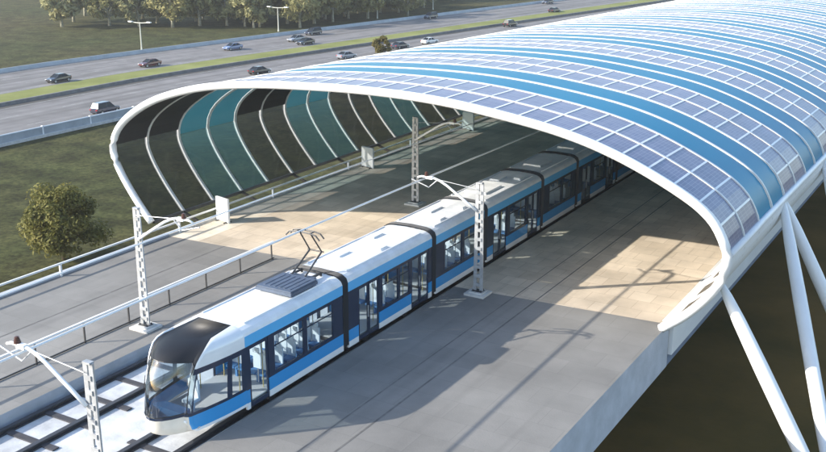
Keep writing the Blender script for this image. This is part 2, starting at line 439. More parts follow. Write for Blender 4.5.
# ------------------------------------------------------------------ canopy
OUT = [(-22.75,.2),(-24.2,1.87),(-25.35,3.57),(-25.75,4.9),(-25.1,6.3),(-23.4,7.62),(-21.1,8.7),(-17.7,9.62),(-13.8,10.14),(-10,10.38),
       (-6,10.5),(-2,10.42),(1.65,10.1),(6.1,9.42),(9.35,8.5),(12.4,7.15),(13.95,6.12),(14.72,4.98),(14.94,4.06),(14.7,3.0),(14.05,1.95),(13.1,.9),(12.0,0.02)]
def catmull(P, n=14):
    out = []
    for i in range(len(P)-1):
        p0 = P[max(i-1,0)]; p1 = P[i]; p2 = P[i+1]; p3 = P[min(i+2,len(P)-1)]
        for k in range(n):
            t = k/n
            out.append(tuple(.5*((2*p1[d]) + (-p0[d]+p2[d])*t + (2*p0[d]-5*p1[d]+4*p2[d]-p3[d])*t*t + (-p0[d]+3*p1[d]-3*p2[d]+p3[d])*t**3) for d in (0,1)))
    out.append(P[-1]); return out
DENSE = catmull(OUT)
ARC = [0.0]
for a, c in zip(DENSE[:-1], DENSE[1:]): ARC.append(ARC[-1] + math.hypot(c[0]-a[0], c[1]-a[1]))
TOT = ARC[-1]
def at_arc(s):
    s = min(max(s, 0), TOT); lo, hi = 0, len(ARC)-1
    while hi - lo > 1:
        m = (lo+hi)//2
        if ARC[m] <= s: lo = m
        else: hi = m
    t = (s-ARC[lo])/(ARC[hi]-ARC[lo]); p = DENSE[lo]; q = DENSE[hi]
    return p[0]+(q[0]-p[0])*t, p[1]+(q[1]-p[1])*t
def sag(y): return 1 - .0019 * max(0, min(y, 190) - 50)
def shell(s, y, off=0.0):
    x, z = at_arc(s); x1, z1 = at_arc(s-.2); x2, z2 = at_arc(s+.2)
    dx, dz = x2-x1, z2-z1; l = math.hypot(dx, dz)
    nx, nz = -dz/l, dx/l                    # outward (left/up/right)
    k = sag(y)
    return (x + nx*off, y, (z + nz*off)*k)
S_BEAM = next(ARC[i] for i in range(len(DENSE)-1) if DENSE[i][0] > 10 and DENSE[i][1] < 4.35)   # right: cladding stops, white beam starts
S_CLEAR = next(ARC[i] for i in range(len(DENSE)) if DENSE[i][1] > 4.7)                          # left: below, glazing added so the sun reaches the platform
NC = 34
CELL = S_BEAM / NC
Y0 = 47.5; PITCH = 3.1; NR = 42
canopy = empty('tram_canopy', (0,0,0), label='long white ribbed arched canopy clad in solar panels and blue bands over the tram', cat='canopy')
SEG = [TOT*i/132 for i in range(133)]
def rib_mesh(y, w, ro, ri, segs=SEG):
    b = MB()
    rows = []
    for s in segs:
        p = shell(s, y, ro); q = shell(s, y, -ri)
        rows.append([(p[0],y-w/2,p[2]),(p[0],y+w/2,p[2]),(q[0],y+w/2,q[2]),(q[0],y-w/2,q[2])])
    b.grid(rows, closed=True)
    for r in (rows[0], rows[-1][::-1]): b.face(r)
    return b
# mouth rim: a thick tube
b = MB(); b.tube([shell(s, Y0, 0) for s in SEG], .24, 10); b.build('mouth_rim', M['white'], canopy, smooth=True)
for i in range(1, NR+1):
    rib_mesh(Y0+PITCH*i, .17, .10, .10).build('rib', M['ribwhite'], canopy)
for i in range(NR):
    ya, yb = Y0+PITCH*i+.10, Y0+PITCH*(i+1)-.10
    if i == 0: ya += .08
    if i % 4 < 2:      # solar strip
        b = MB(); pb = MB(); gl = MB()
        for c in range(NC):
            s0, s1 = c*CELL+.06, (c+1)*CELL-.06
            sm = (s0+s1)/2
            if sm < S_CLEAR:
                s0, s1 = c*CELL, (c+1)*CELL
                gl.grid([[shell(s0,ya,0),shell(s0,yb,0)],[shell(sm,ya,0),shell(sm,yb,0)],[shell(s1,ya,0),shell(s1,yb,0)]])
            else:
                for (a, d, u0, u1) in ((s0,sm,0,.5),(sm,s1,.5,1)):
                    b.face([shell(a,ya,.05),shell(a,yb,.05),shell(d,yb,.05),shell(d,ya,.05)], 0, uv=[(0,u0),(1,u0),(1,u1),(0,u1)])
                s0, s1 = c*CELL, (c+1)*CELL
                for a, d in ((s0,sm),(sm,s1)):
                    b.face([shell(a,ya,-.05),shell(d,ya,-.05),shell(d,yb,-.05),shell(a,yb,-.05)], 1)
            if c and c*CELL > S_CLEAR + CELL*1.2:
                s = c*CELL
                r = [[shell(s-.055,y,.075),shell(s+.055,y,.075),shell(s+.055,y,-.025),shell(s-.055,y,-.025)] for y in (ya,yb)]
                pb.grid(r, closed=True, mi=0)
        b.build('solar_panel', [M['solar'], M['under']], canopy)
        gl.build('added_glazing', M['clear'], canopy, smooth=True)
        pb.build('purlin', M['white'], canopy)
    else:
        b = MB(); gl = MB()
        n = 60; ss = [S_CLEAR + (S_BEAM-S_CLEAR)*k/n for k in range(n+1)]
        b.grid([[shell(s,ya,.03),shell(s,yb,.03)] for s in ss])
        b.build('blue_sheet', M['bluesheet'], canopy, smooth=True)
        ss = [S_CLEAR*k/8 for k in range(9)]
        gl.grid([[shell(s,ya,.0),shell(s,yb,.0)] for s in ss])
        gl.build('added_glazing', M['tealclear'], canopy, smooth=True)
YEND = Y0+PITCH*NR
YC = [Y0+.2+ (YEND-Y0-.2)*k/20 for k in range(21)]
# right edge beam (at the widest point), white lower skirt curving in to the platform, edge girder
b = MB()
ss = [S_BEAM-.05 + (TOT-S_BEAM+.05)*k/16 for k in range(17)]
b.grid([[shell(s,y,.10) for s in ss] for y in YC], flip=True)
b.grid([[shell(s,y,-.10) for s in ss] for y in YC])
for y in (YC[0], YC[-1]): b.grid([[shell(s,y,.10) for s in ss],[shell(s,y,-.10) for s in ss]])
b.grid([[shell(ss[0],y,.10),shell(ss[0],y,-.10)] for y in YC])
b.build('edge_skirt', M['white'], canopy)
b = MB()
b.tube([shell(S_BEAM-.02,y,.06) for y in YC], .2, 8); b.build('edge_beam', M['white'], canopy, smooth=True)
b = MB()
b.grid([[(11.75,y,.05),(12.35,y,.05),(12.35,y,-1.75),(11.75,y,-1.75)] for y in [lineY(DX1)+.25]+YC[1:]], closed=True)
y = lineY(DX1)+.25
b.face([(11.75,y,.05),(12.35,y,.05),(12.35,y,-1.75),(11.75,y,-1.75)])
b.build('edge_girder', M['white'], canopy)
b = MB()
b.grid([[(-22.66,y,.26),(-22.84,y,.26),(-22.84,y,.06),(-22.66,y,.06)] for y in YC], closed=True); b.build('edge_girder', M['dark'], canopy)
for i in range(0, NR, 2):                          # brackets that hold the left foot of the shell to the platform
    b = MB(); y = Y0 + PITCH*(i+1); b.beam((-22.7,y,.1), (-20.45,y,-.7), .12, .2)
    b.build('bracket', M['dark'], canopy)
# dark slots on the inside of the right skirt, between the ribs
for i in range(24):
    ya, yb = Y0+PITCH*i+.7, Y0+PITCH*(i+1)-.7
    b = MB(); s0, s1 = S_BEAM+.5, TOT-.9
    ss = [s0+(s1-s0)*k/8 for k in range(9)]
    b.grid([[shell(s,ya,-.112),shell(s,yb,-.112)] for s in ss])
    b.build('skirt_window', M['carglass'], canopy)
# V struts
def strut(top, foot):
    top = Vector(top); foot = Vector(foot)
    pts = [top.lerp(foot, t) for t in (0,.06,.16,.35,.65,.9,1)]
    b = MB(); b.tube(pts, [.13,.24,.32,.37,.37,.32,.26], 14); b.build('strut', M['white'], canopy, smooth=True)
FX = 21.75
fz = GZ + .25
Tn = [(14.4, 48.9, 2.5)] + [(14.75, 60.3+12.6*(k-1), 4.25) for k in range(1, 8)]
Fn = [(FX, 45.7+13.2*k, fz) for k in range(0, 8)]
for k in range(8):
    strut(Tn[k], Fn[k])
    if k+1 < 8: strut(Tn[k+1], Fn[k])
for k in range(8):
    x, y, z = Fn[k]
    b = MB(); b.tube([(x,y,GZ-.05),(x,y,GZ+.35)], [.95,.75], 16); b.build('strut_footing', M['concrete'], canopy)

# ------------------------------------------------------------------ tram
tram = empty('tram', (0,0,0), label='white tram with blue stripes and black bellows running out of the canopy', cat='tram')
TW = 3.1
SIDES = ((0.0, -1), (-TW, 1))        # outer plane x, inward direction
def sbox(mb, sx, inw, d0, d1, y0, y1, z0, z1, mi=0):
    xa, xb = sx + inw*d0, sx + inw*d1
    mb.box(min(xa,xb), max(xa,xb), y0, y1, z0, z1, mi)
ZS0, ZS1, ZB0, ZB1, ZC1 = .10, .40, .98, 2.93, 3.40
def roof_profile(n=10):
    # right cornice top (x=0,z=3.40) over to the left
    pts = [(0.0,3.40),(-.05,3.52),(-.16,3.63),(-.34,3.71),(-.6,3.755)]
    return pts + [(-TW/2,3.80)] + [(-TW-x, z) for x, z in pts[::-1]]
RP = roof_profile()
def add_roof(y0, y1):
    b = MB()
    rows = [[(x,y,z) for x, z in RP] for y in (y0, y1)]
    b.grid(rows, flip=False)
    b.grid([[(x*.97-.04,y,z-.09) for x, z in RP] for y in (y0,y1)], mi=1, flip=True)
    for y in (y0, y1): b.grid([[(x,y,z) for x, z in RP],[(x*.97-.04,y,z-.09) for x, z in RP]])
    return b.build('roof', [M['tramroof'], M['lining']], tram)
def module(y0, y1, feats, skip_front=False):
    """feats: (kind, ya, yb) along the side; everything else of the window band is dark pillar"""
    doors = [f for f in feats if f[0] == 'door']; wins = [f for f in feats if f[0] == 'win']
    def cuts(rs):
        out = []; p = y0
        for _, a, c in sorted(rs, key=lambda f: f[1]):
            out.append((p, a)); p = c
        out.append((p, y1)); return [(a, c) for a, c in out if c-a > .01]
    def piece(name, m, sx, inw, *args):
        q = MB(); sbox(q, sx, inw, *args); return q.build(name, m, tram)
    for sx, inw in SIDES:
        for a, c in cuts(doors):
            piece('skirt', M['tramwhite'], sx, inw, 0, .10, a, c, ZS0, ZS1)
            piece('side_stripe', M['blue'], sx, inw, -.004, .10, a, c, ZS1+.001, ZB0)
        for a, c in cuts(doors + wins):
            piece('window_pillar', M['navy'], sx, inw, .004, .10, a, c, ZB0+.001, ZB1)
        piece('cornice', M['lightblue'], sx, inw, -.006, .10, y0, y1, ZB1+.001, ZC1)
        for _, a, c in wins:
            fr = piece('window_frame', M['navy'], sx, inw, .006, .09, a, c, ZB0+.001, 1.14)
            q = MB(); sbox(q, sx, inw, .006, .09, a, c, 2.76, ZB1); q.build('window_frame', M['navy'], tram)
            g = MB(); x = sx + inw*.035
            g.box(x-.008, x+.008, a+.002, c-.002, 1.142, 2.758)
            g.build('window', M['winglass'], tram)
            t = MB()                                       # opening bar of the window
            sbox(t, sx, inw, .015, .06, a, c, 2.27, 2.31); t.build('window_bar', M['navy'], tram)
        for _, a, c in doors:
            d = MB()
            n = 2 if c-a > 1.5 else 1
            w = (c-a)/n
            for k in range(n):
                p, q = a+k*w+.02, a+(k+1)*w-.02
                sbox(d, sx, inw, .02, .07, p, p+.10, .13, ZB1-.02); sbox(d, sx, inw, .02, .07, q-.10, q, .13, ZB1-.02)
                sbox(d, sx, inw, .02, .07, p+.10, q-.10, .13, .32); sbox(d, sx, inw, .02, .07, p+.10, q-.10, 2.74, ZB1-.02)
            do = d.build('door', M['navy'], tram)
            g = MB()
            for k in range(n):
                p, q = a+k*w+.122, a+(k+1)*w-.122
                x = sx + inw*.045; g.box(x-.008, x+.008, p, q, .322, 2.738)
            g.build('door_glass', M['winglass'], do)
            h = MB(); sbox(h, sx, inw, -.02, .015, (a+c)/2-.10, (a+c)/2-.06, 1.1, 1.7); h.build('handle', M['greysteel'], do)
    bo = MB(); bo.box(-TW+.11, -.11, y0+.02, y1-.02, .12, .34); bo.build('underframe', M['dark'], tram)
    add_roof(y0, y1)
    f = MB(); f.box(-TW+.12, -.12, y0+.03, y1-.03, .342, .40); f.build('floor', M['floor'], tram)
    # seats
    y = y0 + 1.0; k = 0
    while y < y1 - .8:
        if not any(a-.35 < y < c+.35 for _, a, c in doors):
            for xs in (-.95, -2.15):
                s = MB()
                for dx in (-.24, .24):
                    s.box(xs+dx-.21, xs+dx+.21, y-.22, y+.22, .80, .90, 1); s.box(xs+dx-.21, xs+dx+.21, y+.20, y+.27, .9, 1.62, 0)
                    s.box(xs+dx-.12, xs+dx+.12, y+.20, y+.26, 1.64, 1.84, 0)
                s.box(xs-.44, xs+.44, y-.1, y+.1, .74, .80, 1); s.box(xs-.06, xs+.06, y-.1, y+.1, .40, .74, 1)
                s.build('seat', [M['seat'], M['seatblue']], tram)
        y += .92; k += 1
    for _, a, c in doors:
        for x in (-.45, -2.65):
            for yy in (a-.12, c+.12):
                p = MB(); p.tube([(x,yy,.4),(x,yy,3.5)], .022, 6); p.build('handrail', M['yellow'], tram)
    for yy in (y0+2.1, y1-2.1):
        for x in (-TW+.5, -.5):
            w = MB(); w.tube([(x-.09,yy,-.10),(x+.09,yy,-.10)], .31, 16); w.build('wheel', M['dark'], tram)
def bellows(y):
    b = MB()
    prof = [(.0,.25),(.0,3.38),(-.08,3.60),(-.34,3.76),(-.6,3.81),(-TW/2,3.85)]
    prof = prof + [(-TW-x, z) for x, z in prof[::-1][1:]]
    rows = []
    for k in range(9):
        yy = y - .21 + .42*k/8; d = .02 if k % 2 == 0 else -.05
        rows.append([(x + (d if x > -TW/2 else -d), yy, z + (d if z > 3 else 0)) for x, z in prof])
    b.grid(rows)
    b.build('bellows', M['bellows'], tram)
MODS = [
 (29.9, 36.95, [('door',30.1,31.38),('win',31.8,33.9),('win',34.15,36.15)]),
 (37.39,45.34, [('door',38.25,40.1),('win',40.42,41.9),('win',42.1,43.0),('door',43.2,45.0)]),
 (45.76,51.45, [('win',46.8,48.75),('win',49.05,50.6)]),
 (51.87,59.56, [('door',52.7,54.55),('win',55.0,57.3),('door',57.6,59.2)]),
 (59.98,65.5, [('win',61.0,63.0),('win',63.3,64.8)]),
 (65.92,73.6, [('door',66.7,68.5),('win',69.0,71.2),('door',71.5,73.2)]),
]
for m in MODS: module(*m)
for a, c in zip(MODS[:-1], MODS[1:]): bellows((a[1]+c[0])/2)
bellows(73.81)
module(74.02, 81.0, [('win',74.8,76.8),('win',77.0,79.0),('door',79.5,80.8)])

# --- nose (cab), built by rings of plan outlines at several heights; f = +1 front, mirrored for the rear
def nose(ybase, sgn):
    """ybase: Y where the nose meets the straight body; sgn=+1 nose points to -Y"""
    LEN = 29.9 - 25.55
    ZL = [.30,.42,.72,1.02,1.16,1.6,2.0,2.4,2.70,2.93,3.15,3.40,3.55,3.66,3.74,3.785]
    def frontY(z):      # distance of the front face from ybase
        P = [(.30,2.84),(.42,3.00),(.72,3.10),(1.16,3.12),(1.6,3.06),(2.0,2.99),(2.4,2.89),(2.7,2.80),(2.93,2.71),(3.15,2.59),(3.40,2.38),(3.55,2.15),(3.66,1.88),(3.74,1.45),(3.785,.02)]
        for (a, fa), (c, fc) in zip(P[:-1], P[1:]):
            if a <= z <= c: return fa + (fc-fa)*(z-a)/(c-a)
        return P[-1][1]
    def inset(z):       # roof edge rounding: side line moves inward with height
        P = [(0,0),(3.40,0),(3.55,.07),(3.66,.20),(3.74,.42),(3.785,.66)]
        for (a, fa), (c, fc) in zip(P[:-1], P[1:]):
            if a <= z <= c: return fa + (fc-fa)*(z-a)/(c-a)
        return .66
    NSIDE, NCOR, NFR = 10, 6, 8
    def ring(z):
        d = frontY(z); ins = inset(z); hw = TW/2 - ins
        def halfw(t):   # t distance ahead of ybase
            return hw - .42*max(0, t/3.1)**1.8*(hw/(TW/2))
        rc = min(.26, d*.3)
        pts = []
        for k in range(NSIDE): 
            t = (d-rc)*k/NSIDE
            pts.append((halfw(t), t))
        w0 = halfw(d-rc)
        for k in range(NCOR):
            a = (math.pi/2)*k/NCOR
            pts.append((w0 - rc*(1-math.cos(a)), d-rc + rc*math.sin(a)))
        wf = w0 - rc
        for k in range(NFR+1):
            x = wf*(1 - 2*k/NFR)
            bul = .92*(1-abs(x/max(wf,.01))**2.1)*min(1, d/2.6)
            pts.append((x, d + bul))
        half = pts[:NSIDE+NCOR]
        for x, t in half[::-1]: pts.append((-x, t))
        return [(-TW/2 + x, ybase - sgn*t, z) for x, t in pts]
    rings = [ring(z) for z in ZL]
    cj = len(rings[0])
    LIFT = {8:.14, 9:.36, 10:.27, 11:.14, 12:.05}
    for i, lf in LIFT.items():
        for j in range(NSIDE+3, cj-NSIDE-3):
            u = (j-(NSIDE+3))/(cj-1-2*(NSIDE+3)); arch = math.sin(math.pi*u)**.8
            rings[i][j] = ring(ZL[i] + lf*arch)[j]
    n = len(rings[0]); c0 = NSIDE + 3; c1 = n - 1 - c0     # the dark front face runs from mid-corner to mid-corner
    T = lambda i, j: rings[i][j]
    parts = {}
    for i in range(len(ZL)-1):
        for j in range(n-1):
            front = c0 <= j < c1
            zi = ZL[i]
            side_t = abs(T(i,j)[1]-ybase); side_t2 = abs(T(i,j+1)[1]-ybase); tm = (side_t+side_t2)/2
            mid = (NSIDE+1 <= j < n-2-NSIDE)
            if front:
                if zi < 1.15: k = 'bumper' if zi < 1.0 else 'cab_band'
                elif zi < 2.90: k = 'windscreen'
                else: k = 'roof_cap'
            else:
                if zi < .41: k = 'cab_shell'
                elif zi < 1.01: k = 'cab_stripe'
                elif zi < 1.15: k = 'cab_band'
                elif zi < 2.69:
                    jj = j if j < n/2 else n-2-j
                    k = 'cab_window' if jj in (1,2,4,5,6,7,8,9) else ('cab_band' if jj < NSIDE else 'cab_shell')
                    if jj >= NSIDE: k = 'cab_band' if jj < NSIDE+1 else 'windscreen'
                elif zi < 2.92: k = 'cab_band'
                else: k = 'cab_roof'
            q = [T(i,j), T(i,j+1), T(i+1,j+1), T(i+1,j)]
            if sgn > 0: q = q[::-1]
            if k not in ('windscreen','roof_cap','bumper'): k = (k, j < n/2)
            parts.setdefault(k, MB()).face(q)
    # lid
    lid = rings[-1]; parts['roof_cap'].face(lid if sgn > 0 else lid[::-1])
    mats = dict(cab_shell='tramwhite', cab_roof='tramwhite', cab_stripe='blue', windscreen='windscreen', roof_cap='cap', cab_window='winglass', bumper='bumper', cab_band='navy')
    for k, p in parts.items():
        if p.f:
            k = k if isinstance(k, str) else k[0]
            o = p.build(k, M[mats[k]], tram)
            # weld for smooth shading
            import bmesh
            bm = bmesh.new(); bm.from_mesh(o.data); bmesh.ops.remove_doubles(bm, verts=bm.verts, dist=.002); bm.to_mesh(o.data); bm.free()
            if k in ('cab_roof','cab_shell','roof_cap','windscreen','bumper'): o.data.polygons.foreach_set('use_smooth', [True]*len(o.data.polygons))
    # white frames edging the dark front face, black A-pillar seals
    fr = MB(); tr = MB()
    for side in (c1,):
        fr.tube([Vector(T(i,side)) for i in range(3, len(ZL)-1)], .05, 6)
    fr.build('windscreen_frame', M['tramwhite'], tram, smooth=True)
    for i in (4, 9):
        tr.tube([Vector(T(i,j)) for j in range(c0, c1+1)], .022, 6)
    a, c = c0+1, c1-1
    tr.tube([Vector(T(i,a)) for i in range(4, 10)], .02, 6); tr.tube([Vector(T(i,c)) for i in range(4, 10)], .02, 6)
    mid = (c0+c1)//2
    tr.build('windscreen_seal', M['trim'], tram)
    # wiper, coupler cover, headlights
    w = MB(); p = Vector(T(4, mid)) + Vector((0,-.05*sgn,.03)); q = Vector(T(7, mid+2)) + Vector((0,-.06*sgn,0))
    w.tube([p, q], .015, 6); w.tube([q+Vector((-.1,0,-.35)), q+Vector((.05,0,.3))], .014, 6); w.build('wiper', M['trim'], tram)
    for j in (c0+3, c1-3):
        h = MB(); p = Vector(T(2, j)) + Vector((0,-.005*sgn,.10)); h.box(p.x-.11, p.x+.11, p.y-.025, p.y+.05, p.z-.05, p.z+.05); h.build('headlight', M['headlight'], tram)
    # inside: floor, desk, seat, back wall
    i_ = MB(); yb = ybase - sgn*.15
    i_.box(-TW+.3, -.3, min(ybase, ybase-sgn*2.7), max(ybase, ybase-sgn*2.7), .40, .46); i_.build('floor', M['floor'], tram)
    d = MB(); yd = ybase - sgn*3.1
    d.box(-TW+.75, -.75, min(yd, yd+sgn*.5), max(yd, yd+sgn*.5), .46, 1.12); d.build('driver_desk', M['seatblue'], tram)
    s = MB(); ys = ybase - sgn*1.7
    s.box(-TW/2-.26, -TW/2+.26, ys-.26, ys+.26, .85, .98); s.box(-TW/2-.26, -TW/2+.26, ys+sgn*.22-.05, ys+sgn*.22+.05, .98, 1.75); s.box(-TW/2-.12, -TW/2+.12, ys+sgn*.22-.04, ys+sgn*.22+.04, 1.77, 2.0)
    s.box(-TW/2-.1, -TW/2+.1, ys-.1, ys+.1, .46, .85)
    s.build('driver_seat', M['seat'], tram)
nose(29.9, 1)
nose(81.0, -1)
# roof gear
def roof_box(name, x0, x1, y0, y1, z0, z1, m, lip=.04):
    b = MB(); b.box(x0, x1, y0, y1, z0, z1-.07); b.box(x0+lip, x1-lip, y0+lip, y1-lip, z1-.07, z1)
    return b
b = roof_box('u', -2.35, -.38, 33.55, 35.55, 3.86, 4.08, None)
for x in (-2.2,-.6):
    for y in (33.7, 35.3): b.box(x, x+.16, y, y+.2, 3.72, 3.86)
b.box(-2.0, -.75, 35.55, 35.95, 3.74, 3.98)
for k in range(6): b.box(-2.1+.28*k, -2.0+.28*k, 33.8, 35.3, 4.08, 4.10)
b.build('air_conditioner', M['equip'], tram)
for (x0,x1,y0,y1) in ((-2.3,-1.7,39.2,40.2),(-1.0,-.6,41.2,41.9),(-2.4,-1.9,42.6,43.6),(-1.0,-.55,47.2,47.9),(-2.3,-1.7,48.2,49.6),(-1.1,-.6,49.9,50.4),(-2.4,-.9,53.4,55.6),(-2.3,-1.6,56.6,57.8),(-1.1,-.6,57.6,58.4),(-2.2,-.9,61.4,63.4),(-2.3,-1.0,67.4,69.6),(-2.2,-1.3,71,72.2)):
    roof_box('', x0, x1, y0, y1, 3.70, 3.88, None).build('roof_hatch', M['tramroof'], tram)
b = MB()
for y0, y1, _ in MODS:
    for x in (-.42, -TW+.42): b.box(x-.02, x+.02, y0+.5, y1-.5, 3.70, 3.79)
b.build('roof_gutter', M['lining'], tram)
# pantograph
P0 = Vector((-1.55, 36.1, 3.82))
pg = MB()
for dx in (-.55, .55): pg.beam(P0+Vector((dx,-.6,.1)), P0+Vector((dx,.6,.1)), .08, .1)
for dy in (-.55, .55): pg.beam(P0+Vector((-.6,dy,.1)), P0+Vector((.6,dy,.1)), .08, .1)
for dx in (-.55,.55):
    for dy in (-.55,.55): pg.tube([P0+Vector((dx,dy,-.05)),P0+Vector((dx,dy,.1))], .06, 8)
pan = pg.build('pantograph', M['dark'], tram)
a = MB()
knee = P0 + Vector((0,.95,1.0)); head = P0 + Vector((0,.15,2.12))
for dx in (-.38,.38):
    a.tube([P0+Vector((dx,-.5,.15)), knee+Vector((dx*.9,0,0))], .045, 8)
    a.tube([knee+Vector((dx*.9,0,0)), head+Vector((dx*.8,0,0))], .035, 8)
a.tube([knee+Vector((-.45,0,0)), knee+Vector((.45,0,0))], .04, 8)
a.build('pantograph_arm', M['dark'], pan)
h = MB()
for dy in (-.18,.18): h.tube([head+Vector((-.95,dy,-.22)),head+Vector((-.75,dy,-.02)),head+Vector((-.4,dy,.04)),head+Vector((.4,dy,.04)),head+Vector((.75,dy,-.02)),head+Vector((.95,dy,-.22))], .035, 6)
for dx in (-.4,.4): h.tube([head+Vector((dx,-.18,.02)),head+Vector((dx,.18,.02))], .03, 6)
h.build('pantograph_head', M['dark'], pan)

# ------------------------------------------------------------------ overhead line masts
def mast(x, y, d, label):
    """d = -1 arm towards -X, +1 arm towards +X"""
    e = empty('catenary_mast', (x, y, 0), 0, label, 'mast', 'overhead line masts')
    b = MB(); b.box(-.6,.6,-.55,.55,0,.12); b.box(-.4,.4,-.36,.36,.12,.19); b.build('base_pad', M['concrete'], e)
    b = MB(); b.box(-.3,.3,-.22,.22,.19,.22)
    for sx in (-1,1):
        for sy in (-1,1): b.tube([(sx*.24,sy*.16,.2),(sx*.24,sy*.16,.3)], .03, 6)
    b.build('anchor_plate', M['dark'], e)
    H = 6.28
    for sx in (-1, 1):
        b = MB()
        w0, w1 = .20, .13
        b.beam((sx*w0,0,.21),(sx*w1,0,H), .19, .075); b.build('chord', M['greysteel'], e)
    z = .55; k = 0
    while z < H-.2:
        w = .20 + (.13-.20)*(z/H)
        b = MB(); b.box(-w,w,-.085,.085,z-.085,z+.085); b.build('batten', M['greysteel'], e)
        z += .52; k += 1
    b = MB(); b.box(-.17,.17,-.10,.10,H-.04,H+.03); b.build('cap_plate', M['greysteel'], e)
    b = MB()
    pts = [(d*.12,-.13,4.75),(d*.9,-.13,5.25),(d*1.9,-.13,5.88),(d*2.35,-.13,6.10),(d*2.7,-.13,6.20),(d*3.5,-.13,6.22),(d*3.75,-.13,6.14)]
    b.tube(pts, [.075,.075,.07,.07,.065,.06,.05], 8); b.build('cantilever_arm', M['white'], e, smooth=True)
    b = MB(); b.tube([(d*.1,-.13,5.95),(d*2.5,-.13,6.16)], .018, 6)
    b.tube([(d*2.5,-.13,6.14),(d*3.05,-.13,5.66),(d*4.15,-.13,5.98)], .035, 6); b.build('registration_arm', M['greysteel'], e)
    b = MB()
    for i in range(4): b.tube([(d*3.2,-.13,6.28+.06*i),(d*3.2,-.13,6.32+.06*i)], .13-.015*i, 10)
    b.tube([(d*3.2,-.13,6.22),(d*3.2,-.13,6.52)], .05, 8)
    b.build('insulator', M['brown'], e)
    b = MB(); b.box(d*3.0-.2, d*3.0+.2, -.22,-.04, 6.13, 6.29); b.build('clamp', M['white'], e)
    return e
mast(1.46, 20.62, -1, 'white lattice mast in front of the tram nose, its foot below the picture edge')
mast(1.87, 47.17, -1, 'white lattice mast on the right platform beside the third tram car')
mast(-10.26, 34.36, 1, 'white lattice mast on the left grey platform behind the tram nose')
mast(-10.26, 60.9, 1, 'grey lattice mast in the shade under the canopy left of the tram')
def wire(x, z, label, r=.03):
    b = MB(); pts = [(x + .12*math.sin(y*.118), y, z) for y in range(-40, 172, 4)]
    b.tube(pts, r, 5); tag(b.build('contact_wire', M['white']), label, 'wire')
wire(-1.6, 6.0, 'thin overhead wire strung above the tram roof', .05)
wire(-6.6, 6.0, 'thin overhead wire strung above the empty left track', .035)

# ------------------------------------------------------------------ railings, boards
e = empty('railing', (-20.0,0,0), 0, 'white single-bar railing along the outer left edge of the platform', 'railing')
b = MB(); b.box(-.05,.05,-30,47,.70,.80); b.box(-.05,.05,47,172,.70,.80); b.build('top_rail', M['white'], e)
for k in range(-6, 14):
    y = 37.5 + 9.75*k
    p = MB(); p.box(-.06,.06,y-.06,y+.06,0,.70); p.build('post', M['white'], e)
e = empty('railing', (-11.45,0,0), 0, 'grey steel railing in the middle of the left grey platform beside the mast', 'railing')
b = MB(); b.box(-.06,.06,-20,46.2,1.04,1.13); b.build('top_rail', M['white'], e)
b = MB(); b.box(-.03,.03,-20,46.2,.03,.09); b.build('bottom_rail', M['dark'], e)
for k in range(23):
    y = 46.0 - 2.9*k
    p = MB(); p.box(-.035,.035,y-.035,y+.035,0,1.04); p.build('post', M['dark'], e)
for y, lab in ((50.6,'white upright board by the left railing nearest the canopy mouth'), (68.4,'white upright board by the left railing, middle one of three'), (85.9,'white upright board by the left railing farthest inside the canopy')):
    e = empty('notice_board', (-19.2, y, 0), R(-14), lab, 'board', 'white boards along the left railing')
    b = MB(); b.box(-.62,.62,-.05,.05,.12,1.62); b.build('panel', M['sign'], e)
    b = MB(); b.box(-.66,.66,-.075,.075,.06,.12); b.box(-.66,.66,-.075,.075,1.62,1.67); b.box(-.675,-.62,-.075,.075,.0,1.67); b.box(.62,.675,-.075,.075,.0,1.67); b.build('frame', M['white'], e)
    b = MB(); b.box(-.5,-.4,-.3,.3,0,.06); b.box(.4,.5,-.3,.3,0,.06); b.build('foot', M['dark'], e)

